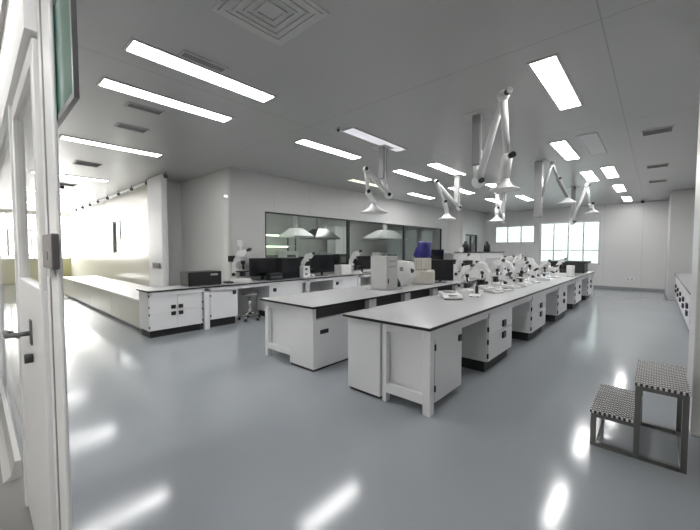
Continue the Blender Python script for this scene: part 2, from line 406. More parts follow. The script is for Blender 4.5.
# dispenser
t = thing('wall_dispenser', 'small grey dispenser box fixed to the mullion at eye height', 'dispenser', (-1.69, .176, 1.495))
B((0,0,0),(.21,.0205,.12)).out('housing', 'disp', t, bevel=.004)
B((.05,.004,-.03),(.12,.018,0)).out('nozzle', 'lgrey', t); B((.06,-.002,.03),(.12,.0,.06)).out('sensor_window', 'dgrey', t)

# ================================================================= ISLANDS AND BENCHES
def worktop(name, label, x0, x1, y0, y1, grp=None):
    t = thing(name, label, 'worktop', ((x0+x1)/2, y0, 0), group=grp)
    return t, (x0+x1)/2, y0
def two_tone(mb): return mb
def top_slab(parent, x0, x1, y0, y1, z0=.82, z1=.85):
    # black core with a light laminate face on top
    MB().box((x0,y0,z0),(x1,y1,z1-.004)).out('worktop_edge', 'black', parent)
    MB().box((x0+.004,y0+.004,z1-.004),(x1-.004,y1-.004,z1)).out('surface', 'top', parent)

def square_handle(parent, x, y, z, s=.06, d=.02):
    B((x,y-s/2,z-s/2),(x+d,y+s/2,z+s/2)).out('handle', 'bplastic', parent, bevel=.006)

# ---- front island -------------------------------------------------
I3x0, I3x1, I3y0, I3y1 = -2.58, -1.5, 2.75, 13.9
t = thing('island_bench', 'long front island bench with light grey top and black edge', 'lab bench', (I3x0, I3y0, 0))
W, L = I3x1-I3x0, I3y1-I3y0
top_slab(t, 0, W, 0, L)
B((W-.10,.05,0),(W-.02,.13,.82)).out('leg', 'white', t, bevel=.004)          # near right corner post
B((.51,.05,.0),(.56,.12,.82)).out('leg', 'white', t, bevel=.004)
B((.56,.05,.73),(W-.10,.10,.82)).out('end_rail', 'white', t); B((.56,.05,.10),(W-.10,.10,.19)).out('end_rail', 'white', t)
B((.50,.13,.10),(W-.06,.15,.80)).out('end_panel', 'white', t)
B((W-.07,.13,.72),(W-.03,L-.05,.82)).out('apron', 'white', t)
B((.08,.13,.72),(.10,L-.05,.82)).out('apron', 'white', t)
B((.50,.70,.10),(.52,L-.1,.82)).out('divider_panel', 'white', t)
B((.54,.19,.17),(W-.07,.72,.19)).out('shelf_board', 'white', t)
B((W-.10,L-.13,0),(W-.02,L-.05,.82)).out('leg', 'white', t); B((.05,L-.13,0),(.13,L-.05,.82)).out('leg', 'white', t)
# near-left cabinet, seen by its side
t = thing('base_cabinet', 'plain white cabinet side filling the left half of the front island end', 'cabinet', (-2.54, 2.79, 0), group=None)
B((0,0,.03),(.45,.7,.82)).out('body', 'white', t, bevel=.006); B((.02,.02,0),(.43,.68,.03)).out('plinth', 'kick', t)
B((-.015,.03,.08),(0,.67,.80)).out('door', 'white', t, bevel=.003)
# single-door cabinet
t = thing('base_cabinet', 'single-door white cabinet at the near right corner of the front island', 'cabinet', (-2.0, 2.93, 0))
B((.0,.0,.19),(.44,.60,.72)).out('body', 'white', t); 
d = B((.44,.0,.09),(.46,.60,.715)).out('door', 'white', t, bevel=.003); 
B((.46,.50,.59),(.482,.57,.66)).out('handle', 'bplastic', d, bevel=.008)
for z in (.20,.60): B((.455,-.012,z),(.47,.004,z+.06)).out('hinge', 'bplastic', t)
# two-drawer / double-door cabinets on the aisle side
ordn = ['second', 'third', 'fourth', 'fifth', 'sixth']
cabs = [(4.30,5.25),(6.30,7.30),(8.40,9.40),(10.50,11.50),(12.7,13.6)]
src = None
for i, (a, b_) in enumerate(cabs):
    lab = 'white base cabinet with black handles under the front island, %s cabinet from its near end' % ordn[i]
    t = thing('base_cabinet', lab, 'cabinet', (-2.03, a, 0), group='aisle cabinets of the front island')
    Ln = b_ - a
    mb = MB().box((0,0,.14),(.48,Ln,.815)); mb.out('body', 'white', t, bevel=.012)
    B((.03,.03,0),(.44,Ln-.03,.14)).out('plinth', 'kick', t)
    for z0, z1 in ((.15,.475),(.485,.81)):
        d = B((.48,.01,z0),(.498,Ln-.01,z1)).out('door', 'white', t, bevel=.003)
        zc = z1-.075 if z0 < .3 else z0+.075
        B((.498,Ln*.53,zc-.045),(.522,Ln*.53+.12,zc+.045)).out('handle', 'bplastic', d, bevel=.008)
    for z in (.22,.40,.56,.74): B((.485,-.006,z-.03),(.503,.012,z+.03)).out('hinge', 'bplastic', t)

# ---- middle island -------------------------------------------------
I2x0, I2x1, I2y0, I2y1 = -4.33, -3.15, 2.82, 12.9
t = thing('island_bench', 'long middle island bench with light top behind the front island', 'lab bench', (I2x0, I2y0, 0))
W, L = I2x1-I2x0, I2y1-I2y0
top_slab(t, 0, W, 0, L)
B((.06,.05,0),(.13,.12,.82)).out('leg', 'white', t, bevel=.004)
B((.13,.05,.73),(.66,.10,.82)).out('end_rail', 'white', t); B((.13,.05,.12),(.66,.10,.19)).out('end_rail', 'white', t)
B((.08,.13,.10),(.66,.15,.80)).out('end_panel', 'white', t)
B((.06,.13,.72),(.08,L-.05,.82)).out('apron', 'white', t)
B((.60,.75,.06),(.62,L-.05,.82)).out('divider_panel', 'white', t)
B((.05,L-.13,0),(.12,L-.05,.82)).out('leg', 'white', t); B((W-.13,L-.13,0),(W-.06,L-.05,.82)).out('leg', 'white', t)
ys = [(2.86,4.08),(4.08,5.07),(5.07,6.07),(6.07,7.06),(7.06,8.05),(8.05,9.05),(9.05,10.05)]
ordm = ['nearest','second','third','fourth','fifth','sixth','seventh']
for i,(a,b_) in enumerate(ys):
    t = thing('base_cabinet', 'white cabinet with dark open slot under the middle island top, %s in its row' % ordm[i], 'cabinet', (-3.68, a, 0), group='aisle cabinets of the middle island')
    Ln = b_-a
    B((0,0.002,.03),(.48,Ln-.002,.66)).out('body', 'white', t, bevel=.004)
    B((.02,.01,0),(.46,Ln-.01,.03)).out('plinth', 'kick', t)
    e = .09 if i else .05
    B((.0,0.002,.66),(.48,e,.82)).out('post', 'white', t); B((.0,Ln-.09,.66),(.48,Ln-.002,.82)).out('post', 'white', t)
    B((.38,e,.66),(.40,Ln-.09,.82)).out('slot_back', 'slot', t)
    if i == 0: B((.48,.12,.47),(.487,.27,.525)).out('handle', 'bplastic', t, bevel=.004)
    else:
        d = B((.48,.01,.05),(.49,Ln-.01,.64)).out('door', 'white', t, bevel=.003)
        B((.49,.40,.56),(.50,.55,.60)).out('handle', 'bplastic', d)

# ---- left wall bench -------------------------------------------------
t = thing('side_bench', 'long bench top running along the left wall below the black-framed window', 'lab bench', (-7.08, 2.0, 0))
top_slab(t, 0, .60, 0, 12.5)
B((-.0,0,0),(0.0,0,0)) if False else None
for y in (1.0, 3.6, 5.6, 7.7, 9.7): B((.50,y+.0,0),(.58,y+.10,.82)).out('leg', 'white', t, bevel=.004)
B((.55,.06,.75),(.58,12.4,.82)).out('apron', 'white', t); B((.0,.05,.1),(.02,12.4,.82)).out('back_panel', 'lgrey', t)
t = thing('base_cabinet', 'four-door white cabinet at the near end of the left wall bench', 'cabinet', (-7.05, 2.03, 0))
B((0,0,.13),(.50,.95,.815)).out('body', 'white', t, bevel=.004); B((.03,.03,0),(.45,.92,.13)).out('plinth', 'kick', t)
for a in (0,1):
    for c in (0,1):
        d = B((.50,.01+a*.47,.14+c*.33),(.515,.46+a*.47,.46+c*.33)).out('door', 'white', t, bevel=.003)
        yy = .40 if a == 0 else .53; zz = .405 if c == 0 else .525
        B((.515,yy-.035,zz-.035),(.535,yy+.045,zz+.035)).out('handle', 'bplastic', d, bevel=.006)
for y in (.0,.94):
    for z in (.2,.42,.55,.75): B((.505,y-.004,z-.02),(.52,y+.012,z+.02)).out('hinge', 'bplastic', t)
t = thing('base_cabinet', 'single-door white cabinet beside the four-door one on the left wall bench', 'cabinet', (-7.05, 3.13, 0))
B((0,0,.17),(.50,.60,.815)).out('body', 'white', t); d = B((.50,.01,.18),(.515,.59,.75)).out('door', 'white', t, bevel=.003)
B((.515,.48,.64),(.535,.55,.72)).out('handle', 'bplastic', d, bevel=.006); B((.03,.02,0),(.42,.58,.17)).out('plinth', 'kick', t)
for z in (.25,.65): B((.505,-.002,z-.02),(.52,.016,z+.02)).out('hinge', 'bplastic', t)
lbc = [(4.52,5.50),(6.60,7.6),(8.7,9.7),(10.8,11.8)]
for i,(a,b_) in enumerate(lbc):
    t = thing('base_cabinet', 'plain white cabinet between knee spaces of the left wall bench, %s from its near end' % ['third','fourth','fifth','sixth'][i], 'cabinet', (-7.05, a, 0), group='further cabinets of the left wall bench')
    B((0,0,.14),(.50,b_-a,.815)).out('body', 'white', t); B((.03,.03,0),(.42,b_-a-.03,.14)).out('plinth', 'kick', t)
    d = B((.50,.01,.15),(.515,b_-a-.01,.81)).out('door', 'white', t, bevel=.003); B((.515,.1,.6),(.535,.18,.68)).out('handle', 'bplastic', d)

# lab stool in the knee space
t = thing('lab_stool', 'chrome-based stool pushed under the left wall bench', 'stool', (-6.72, 4.12, 0))
for k in range(5):
    a = k*2*PI/5+.3; c, s_ = math.cos(a), math.sin(a)
    lg = MB(); lg.tube((.02*c,.02*s_,.14),(.14*c,.14*s_,.13),.014); lg.tube((.14*c,.14*s_,.13),(.23*c,.23*s_,.06),.014); lg = lg.out('leg', 'chrome', t)
    MB().tube((.23*c-.02*s_,.23*s_+.02*c,.03),(.23*c+.02*s_,.23*s_-.02*c,.03),.03).out('caster', 'bplastic', lg)
MB().tube((0,0,.12),(0,0,.52),.022).out('column', 'chrome', t)
MB().lathe([(.02,.52),(.16,.53),(.18,.56),(.17,.59),(.02,.60)]).out('seat', 'mgrey', t)

# ---- low cabinet run on the far left ----
t = thing('low_cabinet_run', 'low pale cabinet run beyond the left wall bench end', 'low cabinet', (-15.5, 2.12, 0))
B((0,0,.06),(8.3,.94,.58)).out('body', 'cream_lit', t, bevel=.006); B((-.01,-.02,.58),(8.32,.96,.61)).out('top', 'white2', t)
B((.03,.05,0),(8.25,.90,.06)).out('plinth', 'cove', t)
for x in (2.05,4.1,6.15): B((x-.004,-.002,.08),(x+.004,0,.57)).out('door_gap', 'mgrey', t)

# ---- right wall bench ----
t = thing('side_bench', 'narrow bench top running along the right wall behind the pier', 'lab bench', (.44, 7.3, 0))
top_slab(t, 0, .66, 0, 7.2); B((.03,.05,.74),(.05,7.1,.82)).out('apron', 'white', t)
for i in range(6):
    t = thing('base_cabinet', 'white cabinet with black handles under the right wall bench, %s from its near end' % ['first','second','third','fourth','fifth','sixth'][i], 'cabinet', (.48, 7.34+i*1.19, 0), group='cabinets under the right wall bench')
    B((.02,0,.12),(.6,1.12,.735)).out('body', 'white', t); B((.06,.02,0),(.58,1.1,.12)).out('plinth', 'kick', t)
    for a in (0,1):
        for c in (0,1):
            d = B((0,.01+a*.56,.13+c*.31),(.02,.54+a*.56,.42+c*.31)).out('door', 'white', t, bevel=.003)
            yy = .47 if a == 0 else .62; zz = .36 if c == 0 else .50
            B((-.03,yy-.04,zz-.045),(0,yy+.04,zz+.045)).out('handle', 'bplastic', d)

# ================================================================= STEP STOOL
t = thing('step_stool', 'two-step metal stool with tread-plate steps by the right pier', 'step stool', (-.35, 3.27, 0))
D = .70; w_ = .035
def leg(x, y, h): B((x,y,0),(x+w_,y+w_,h)).out('leg', 'steel', t, bevel=.003)
for y in (0, D-w_):
    leg(0, y, .265); leg(.265, y, .555); leg(.52, y, .555)
    B((w_,y,0),(.265,y+w_,.03)).out('base_rail', 'steel', t); B((.265+w_,y,0),(.52,y+w_,.03)).out('base_rail', 'steel', t)
    B((w_,y,.235),(.265,y+w_,.265)).out('step_rail', 'steel', t); B((.265+w_,y,.525),(.52,y+w_,.555)).out('step_rail', 'steel', t)
B((0,w_,0),(w_,D-w_,.03)).out('cross_rail', 'steel', t); B((.52,w_,.0),(.52+w_,D-w_,.03)).out('cross_rail', 'steel', t)
B((0,w_,.235),(w_,D-w_,.265)).out('cross_rail', 'steel', t); B((.52,w_,.525),(.52+w_,D-w_,.555)).out('cross_rail', 'steel', t)
B((.265,w_,.235),(.265+w_,D-w_,.265)).out('cross_rail', 'steel', t)
B((-.005,-.005,.265),(.264,D+.005,.285)).out('step', 'tread', t, bevel=.002)
B((.26,-.005,.555),(.56,D+.005,.575)).out('step', 'tread', t, bevel=.002)

# ================================================================= CEILING FITTINGS
def ceiling_light(label, x, y, m='lamp', lx=.22, ly=1.47):
    t = thing('ceiling_light', label, 'ceiling light', (x, y, CH), group='ceiling panel lights')
    b = MB(); f = .025
    b.box((-lx/2-f,-ly/2-f,-.012),(lx/2+f,-ly/2,0)); b.box((-lx/2-f,ly/2,-.012),(lx/2+f,ly/2+f,0))
    b.box((-lx/2-f,-ly/2,-.012),(-lx/2,ly/2,0)); b.box((lx/2,-ly/2,-.012),(lx/2+f,ly/2,0)); b.out('frame', 'lgrey', t)
    B((-lx/2,-ly/2,-.008),(lx/2,ly/2,-.001)).out('diffuser', m, t)
    return t
R0, R1, R2, R3, R4, R5 = 1.745, 4.48, 7.35, 10.3, 13.15, 15.8
lights = [
 (-3.56, R0, 'lamp', 'long panel light upper left, the nearer of the two long parallel strips'),
 (-4.55, R0, 'lamp', 'long panel light upper left, the farther of the two long parallel strips'),
 (-7.25, R0+.03, 'lamp', 'thin strip light left, just beyond the two small dark vents'),
 (-10.95, R0, 'lamp', 'thin strip light at far left above the low pale cabinets'),
 (-14.4, R0, 'lamp', 'distant strip light near the far left windows, fourth from the left wall bench'),
 (-17.9, R0, 'lamp', 'most distant strip light in front of the far left windows'),
 (-4.5, R1, 'lamp', 'bright panel light above the left side of the near middle island'),
 (-3.55, R1+.15, 'lamp_dim', 'dim lavender panel light above the near end of the middle island'),
 (-4.5, R2, 'lamp', 'bright panel light just right of the post carrying the leftmost extraction arm'),
 (-3.6, R2, 'lamp', 'panel light partly behind the second extraction arm post, above the middle island'),
 (-5.98, R2+.05, 'lamp_yel', 'dim yellowish panel light behind the leftmost extraction arm'),
 (-5.98, R3, 'lamp', 'small panel light above the black-framed window, farther along'),
 (-4.52, R3-.1, 'lamp', 'panel light seen past the second extraction arm, near the left wall'),
 (-3.5, R3+.1, 'lamp', 'panel light just under the large white hood above the middle island'),
 (-3.5, R4, 'lamp', 'last panel light of the middle row, near the far wall'),
 (-4.52, R4, 'lamp', 'far panel light second from left near the far wall'),
 (-0.87, R1, 'lamp', 'largest bright panel light at the upper right'),
 (-1.30, R2+.1, 'lamp', 'panel light below and behind the largest bright one at the upper right'),
 (-0.87, R2-.0, 'lamp_off', 'unlit panel light between the bright ones at the upper right'),
 (-1.28, R3+.1, 'lamp', 'panel light left of its close twin at the right, above the front island'),
 (-0.86, R3-.1, 'lamp', 'panel light right of its close twin at the right, above the aisle'),
 (-0.86, R4-.2, 'lamp', 'second-farthest panel light above the right aisle'),
 (-0.83, R5, 'lamp', 'farthest panel light above the right aisle by the far wall'),
]
for x, y, m, lab in lights: ceiling_light(lab, x, y, m)
# lights of the room beyond the window and of the corridor
for i, (x, y) in enumerate(((-9.2,6.5),(-9.2,9.4),(-9.2,12.4))):
    ceiling_light('panel light in the room behind the long window, %s of three' % ['nearest','middle','farthest'][i], x, y)
t = ceiling_light('corridor ceiling light above the glazed door, out to the left', -3.0, -1.0, 'lamp', .3, 1.2); t.location.z = 2.8
t = ceiling_light('unseen fill lamp added behind the viewer to brighten the door', -.9, -1.0, 'lamp', .3, 1.2); t.location.z = 2.8  # extra lamp, out of view, added to brighten the door face

def vent(label, x, y, lx, ly, m='grille'):
    t = thing('ceiling_vent', label, 'vent', (x, y, CH), group='ceiling vents')
    B((-lx/2,-ly/2,-.006),(lx/2,ly/2,-.001)).out('grille_backing', m, t)
    b = MB(); n = 5
    if lx > ly:
        for i in range(n): yy = -ly/2+ly*(i+.5)/n; b.box((-lx/2,yy-.004,-.014),(lx/2,yy+.004,-.006))
    else:
        for i in range(n): xx = -lx/2+lx*(i+.5)/n; b.box((xx-.004,-ly/2,-.014),(xx+.004,ly/2,-.006))
    b.out('slats', 'mgrey', t)
    b = MB(); f = .02
    b.box((-lx/2-f,-ly/2-f,-.012),(lx/2+f,-ly/2,0)); b.box((-lx/2-f,ly/2,-.012),(lx/2+f,ly/2+f,0))
    b.box((-lx/2-f,-ly/2,-.012),(-lx/2,ly/2,0)); b.box((lx/2,-ly/2,-.012),(lx/2+f,ly/2,0)); b.out('vent_frame', 'lgrey', t)
    return t
vent('dark slot vent at upper right, nearest of the three above the right aisle', -.04, 7.15, .34, .26)
vent('dark slot vent at upper right, middle of the three above the right aisle', -.03, 10.1, .34, .30)
vent('dark slot vent at upper right, farthest of the three above the right aisle', -.02, 12.3, .34, .32)
vent('narrow dark vent beside the nearer long strip light', -3.34, 1.58, .09, .40)
vent('small dark vent just past the farther long strip light', -5.0, 1.57, .13, .38)
vent('small dark vent midway between the long strips and the thin strip light', -5.93, 1.68, .18, .36)
vent('dark vent at far left between two thin strip lights', -9.1, 1.72, .35, .4)
vent('small dark vent at far left just beyond the thin strip light', -12.4, 1.8, .4, .45)
# square diffuser
t = thing('air_diffuser', 'large square louvred air diffuser at the top of the picture', 'air diffuser', (-2.26, 1.60, CH))
b = MB()
for r_, z in ((.32,-.008),(.28,-.012),(.0,0)):
    if r_:
        q = r_-.035
        b.box((-r_,-r_,z),(r_,-q,0)); b.box((-r_,q,z),(r_,r_,0)); b.box((-r_,-q,z),(-q,q,0)); b.box((q,-q,z),(r_,q,0))
b.out('diffuser_frame', 'lgrey', t)
b = MB()
for r_ in (.21,.15,.09):
    q = r_-.02
    b.box((-r_,-r_,-.016),(r_,-q,-.004)); b.box((-r_,q,-.016),(r_,r_,-.004)); b.box((-r_,-q,-.016),(-q,q,-.004)); b.box((q,-q,-.016),(r_,q,-.004))
b.out('louvres', 'lgrey', t); B((-.255,-.255,-.004),(.255,.255,-.001)).out('face_plate', 'lgrey', t)
# row of dark studs on a pale rail along the far-left partition
t = thing('ceiling_rail', 'pale ceiling rail along the far left partition', 'rail', (-19.5, 3.15, CH-.05))
B((0,0,0),(10.6,.05,.05)).out('rail_body', 'white2', t)
for i in range(9):
    x = -18.9+1.28*i
    t = thing('spotlight', 'small dark round fitting on the pale far-left ceiling rail, %s from the windows' % ['first','second','third','fourth','fifth','sixth','seventh','eighth','last'][i], 'spotlight', (x, 3.12, CH-.07), group='dark round fittings along the rail')
    MB().ball((0,0,-.03), .05).out('head', 'dgrey', t); MB().tube((0,0,0),(0,0,.07),.012).out('stem', 'dgrey', t)
for x, y, lab in ((-3.62,3.76,'tiny sprinkler head in front of the dim lavender light'),(-4.1,16.9,'small dark camera dome at the far wall above the windows'),(-.42,16.6,'small dark camera dome at the far wall above the right aisle'),(-12.57,1.78,'small dark round detector at far left by the thin strip light')):
    k = 'sprinkler_head' if 'sprinkler' in lab else ('dome_camera' if 'camera' in lab else 'smoke_detector')
    t = thing(k, lab, k.replace('_',' '), (x, y, CH))
    s_ = .03 if 'sprinkler' in lab else .08
    MB().lathe([(s_,0),(s_*1.1,-.01),(s_,-.02),(.01,-.021)]).out('base', 'lgrey', t); MB().ball((0,0,-.02-s_*.5), s_*.7).out('dome', 'bplastic', t)

# ================================================================= EXTRACTION ARMS
def extraction_arm(label, post, pz, joint, elbow, knuckle, hood, r=.035, hw=.16, dark=False, pw=.11):
    t = thing('extraction_arm', label, 'extraction arm', (post[0], post[1], CH), group='extraction arms hanging from the ceiling')
    L = lambda p: (p[0]-post[0], p[1]-post[1], p[2]-CH)
    mm = 'mgrey' if dark else 'white2'
    B((-pw/2,-pw/2,pz-CH),(pw/2,pw/2,0)).out('post', 'mgrey', t, bevel=.006)
    B((pw/2,-.02,pz-CH),(pw/2+.004,.02,0)).out('post_channel', 'alu', t)
    B((-.15,-.15,-.012),(.15,.15,0)).out('mounting_plate', 'lgrey', t)
    MB().tube((0,0,pz-CH),L(joint),r*1.1).ball(L(joint), r*1.9).out('bracket', mm, t)
    MB().tube(L(joint),L(elbow),r*1.05,r*.9).ball(L(elbow), r*1.45).out('lower_arm', mm, t)
    MB().tube(L(elbow),L(knuckle),r*.9,r*.8).ball(L(knuckle), r*1.25).out('upper_arm', mm, t)
    j = Vector(L(joint)); 
    for q in (joint, elbow, knuckle):
        c = L(q); k = Vector((c[0]+r*1.2, c[1]-r*1.2, c[2])); k2 = k+Vector((r*.9,-r*.9,0)); MB().tube(k,k2,r*.75).out('joint_knob', 'bplastic', t)
    hx = L(hood); kn = Vector(L(knuckle))
    MB().tube(kn, (hx[0],hx[1],hx[2]+hw*.7), r*1.3, r*1.2).out('duct_neck', mm, t)
    hh = hw*.7
    o = MB().lathe([(r*1.2,hh),(r*1.3,hh*.8),(hw*.55,hh*.35),(hw,0.0),(hw,-.01),(hw*.96,-.01),(hw*.5,hh*.3),(r,hh*.7)], hx, 28).out('hood', 'hoodglass', t)
    return t
extraction_arm('large white extraction arm at upper centre, above the near front island', (-1.86,4.67), 2.72, (-1.86,4.72,2.5), (-1.31,4.0,3.27), (-1.3,4.14,2.62), (-1.33,4.16,2.26), .045, .17)
extraction_arm('white extraction arm on the leftmost ceiling post, above the near middle island', (-3.7,5.0), 2.84, (-3.7,5.18,2.57), (-3.7,4.52,2.92), (-3.7,4.58,2.55), (-3.7,4.74,2.22), .04, .24)
extraction_arm('slender extraction arm on a tall post, second from left above the middle island', (-3.7,8.08), 2.72, (-3.7,8.2,2.62), (-3.7,6.99,3.08), (-3.7,7.40,2.68), (-3.7,7.55,2.3), .04, .2)
extraction_arm('small extraction arm farthest along the middle island, in front of the high window', (-3.7,11.55), 2.75, (-3.7,11.5,2.5), (-3.7,10.85,3.3), (-3.7,10.9,2.85), (-3.7,10.9,2.45), .04, .24)
extraction_arm('grey shadowy extraction arm behind the large white one, above the front island', (-1.86,7.95), 2.25, (-1.86,7.99,2.5), (-1.6,7.83,3.3), (-1.55,8.15,3.03), (-1.5,8.87,2.6), .03, .2, True, .14)
extraction_arm('small white extraction arm at the far right end of the front island', (-1.86,11.95), 2.5, (-1.86,11.85,2.38), (-1.42,11.0,3.28), (-1.4,11.6,2.85), (-1.4,11.96,2.62), .04, .2)

# ================================================================= EQUIPMENT
TZ = .852
def microscope(label, loc, rz=0.0, s=1.0, cam_head=False, grp=None):
    """eyepieces face local +X"""
    t = thing('microscope', label, 'microscope', loc, rz, grp); t.scale = (s,)*3
    MB().prism([(-.16,0),(.14,0),(.14,.03),(.10,.06),(-.16,.07)], -.09, .09).out('base', 'white2', t, bevel=.008)
    MB().prism([(-.16,.06),(-.08,.06),(-.075,.16),(-.095,.26),(-.06,.34),(.0,.36),(.0,.42),(-.10,.42),(-.16,.34)], -.05, .05).out('arm', 'white2', t, bevel=.01)
    MB().box((-.07,-.09,.17),(.09,.09,.185)).box((-.02,-.04,.10),(.04,.04,.17)).out('stage', 'bplastic', t)
    MB().tube((0.02,0,.30),(0.02,0,.36),.035).tube((.01,.01,.30),(.0,.02,.22),.012).tube((.03,-.01,.30),(.04,-.02,.21),.012).out('objective_turret', 'bplastic', t)
    h = MB().prism([(-.10,.42),(.07,.42),(.12,.50),(.09,.55),(-.05,.52)], -.06, .06).out('viewing_head', 'white2', t, bevel=.012)
    for y in (-.032,.032): MB().tube((.08,y,.50),(.15,y,.56),.018,.021).out('eyepiece', 'bplastic', h)
    for y in (-1,1): MB().tube((-.12,y*.035,.13),(-.12,y*.075,.13),.03).out('focus_knob', 'bplastic', t)
    if cam_head:
        MB().tube((-.02,0,.50),(-.02,0,.60),.022).box((-.055,-.045,.60),(.02,.045,.70)).out('camera_head', 'white2', t)
        MB().box((-.22,-.06,.34),(-.13,.06,.44)).out('lamp_house', 'bplastic', t)
    return t
def stereo_scope(label, loc, rz=0.0, s=1.0, grp=None):
    t = thing('stereo_microscope', label, 'microscope', loc, rz, grp); t.scale = (s,)*3
    B((-.15,-.11,0),(.13,.11,.035)).out('base', 'white2', t, bevel=.012)
    MB().tube((-.11,0,.03),(-.11,0,.36),.02).out('pillar', 'chrome', t)
    h = MB().prism([(-.14,.22),(.05,.18),(.07,.26),(.03,.33),(-.14,.30)], -.045, .045).out('body', 'white2', t, bevel=.012)
    for y in (-.03,.03): MB().tube((.03,y,.31),(.12,y,.37),.017,.02).out('eyepiece', 'bplastic', h)
    MB().tube((0,0,.13),(0,0,.20),.032,.045).out('objective', 'bplastic', t)
    MB().lathe([(.05,.035),(.05,.045),(.01,.046)]).out('stage_plate', 'dgrey', t)
    return t
def monitor(label, loc, rz, wd, ht, back=False, z0=.10, grp=None):
    """screen faces local +X"""
    t = thing('computer_monitor', label, 'monitor', loc, rz, grp)
    B((-.02,-wd/2,z0),(.02,wd/2,z0+ht)).out('casing', 'bplastic', t, bevel=.006)
    B((.0202,-wd/2+.015,z0+.02),(.022,wd/2-.015,z0+ht-.015)).out('screen', 'screen', t)
    B((-.04,-.03,.01),(-.02,.03,z0+ht*.5)).out('stand', 'bplastic', t); B((-.12,-.13,0),(.08,.13,.012)).out('foot', 'bplastic', t)
    return t
def balance(label, loc, rz=0.0, s=1.0, grp=None):
    t = thing('laboratory_balance', label, 'balance', loc, rz, grp); t.scale = (s,)*3
    MB().prism([(-.17,.01),(.19,.01),(.19,.025),(.10,.06),(-.17,.07)], -.12, .12).out('housing', 'white2', t, bevel=.01)
    MB().lathe([(.085,.072),(.09,.082),(.01,.084)], (-.05,0,0)).out('weighing_pan', 'alu', t)
    B((.115,-.05,.045),(.16,.05,.05)).out('display', 'dgrey', t)
    for x in (-.14,.15):
        for y in (-.09,.09): MB().tube((x,y,0),(x,y,.012),.012).out('foot', 'bplastic', t)
    return t
def boxy(name, label, cat, loc, size, m, parts=(), rz=0.0, bevel=.008, grp=None):
    t = thing(name, label, cat, loc, rz, grp)
    x, y, z = size
    B((-x/2,-y/2,.012),(x/2,y/2,z)).out('housing', m, t, bevel=bevel)
    for sx in (-1,1):
        for sy in (-1,1): MB().tube((sx*(x/2-.03),sy*(y/2-.03),0),(sx*(x/2-.03),sy*(y/2-.03),.014),.012).out('foot', 'bplastic', t)
    for nm, a, b_, mm in parts: B(a, b_).out(nm, mm, t)
    return t

# left wall bench
boxy('power_supply', 'black box unit at the near end of the left wall bench', 'power supply', (-6.82,3.08,TZ), (.42,.66,.28), 'bplastic',
     (('front_panel',(.21,-.30,.03),(.215,.30,.26),'bplastic'),('display',(.215,.10,.20),(.218,.25,.235),'lgrey'),('ventilation_grille',(-.18,-.335,.05),(.18,-.33,.24),'grille')))
boxy('junction_box', 'small dark slim device lying beside the black box unit', 'device', (-6.72,3.62,TZ), (.2,.14,.045), 'bplastic')
microscope('tall white microscope with camera on top, nearest on the left wall bench', (-6.78,3.98,TZ), .55, 1.32, True)
monitor('wide black monitor between the tall microscope and the black computer on the left bench', (-6.88,4.58,TZ), -.1, .68, .42, z0=.10)
boxy('desktop_computer', 'big square black computer case beside the wide monitor on the left bench', 'computer', (-6.85,5.25,TZ), (.35,.56,.52), 'bplastic', (('front_panel',(.176,-.27,.03),(.18,.27,.50),'screen'),))
boxy('control_box', 'small black control box in front of the wide monitor', 'control box', (-6.63,4.72,TZ), (.18,.36,.17), 'bplastic', (('knob_strip',(.09,-.15,.06),(.095,.15,.10),'dgrey'),))
microscope('white microscope right of the black computer case on the left wall bench', (-6.78,5.90,TZ), .6, 1.15, False)
boxy('cell_counter', 'squat white device left of the second bench microscope', 'lab device', (-6.66,5.66,TZ), (.2,.22,.3), 'white2', (('dial',(.1,-.05,.2),(.105,.02,.25),'bplastic'),('socket',(.1,-.05,.08),(.105,.02,.12),'bplastic')))
monitor('black monitor on the left bench beside the window mullion, turned away', (-6.85,6.48,TZ), -.15, .80, .48, z0=.10)
boxy('sample_tray', 'white open tray beside the monitor on the left bench', 'tray', (-6.74,7.18,TZ), (.3,.44,.28), 'white2', (('painted_inner_shade',(-.12,-.22,.28),(.12,.22,.283),'lgrey'),))  # grey sheet on the closed top stands for the tray's shaded inside
microscope('white curved-arm microscope with dark head at the far end of the visible left bench', (-6.74,7.75,TZ), .3, 1.25, False)
monitor('black tilted monitor behind the curved-arm microscope on the left bench', (-6.88,8.25,TZ), -.3, .6, .40, z0=.12)

# middle island
boxy('incubator', 'tall light grey box instrument on feet, nearest on the middle island', 'instrument', (-3.66,5.0,TZ), (.36,.34,.60), 'lgrey',
     (('vent_slot',(.181,-.10,.50),(.183,.12,.52),'mgrey'),('vent_slot',(.181,-.10,.40),(.183,.12,.42),'mgrey'),('switch',(.181,-.14,.12),(.186,-.11,.20),'bplastic'),('base_plate',(-.24,-.24,.0),(.24,.24,.012),'mgrey')))
t = thing('tilted_analyser', 'white and dark green tilted instrument beside the tall grey box', 'instrument', (-3.66,5.72,TZ), -.05)
MB().prism([(-.22,0),(.02,0),(.22,.18),(.16,.48),(-.12,.50),(-.22,.30)], -.17, .05).out('housing', 'white2', t, bevel=.015)
MB().prism([(-.24,0),(.0,0),(.0,.06),(-.16,.30),(-.24,.24)], -.25, -.165).out('side_cover', 'green', t)
MB().tube((.12,-.08,.34),(.22,-.08,.30),.04).out('nozzle', 'bplastic', t); B((-.02,-.175,.30),(.06,-.171,.38)).out('label_plate', 'mgrey', t)
t = thing('centrifuge', 'beige round-cornered centrifuge base on the middle island', 'centrifuge', (-3.66,6.36,TZ))
MB().lathe([(.23,0),(.26,.02),(.26,.26),(.24,.29),(.02,.30)], n=10).out('body', 'beige', t, bevel=.01); B((.08,-.265,.05),(.18,-.22,.10)).out('control_panel', 'lgrey', t)
t = thing('thermal_block', 'small beige finned unit stacked on the beige centrifuge', 'instrument', (-3.66,6.36,TZ+.30))
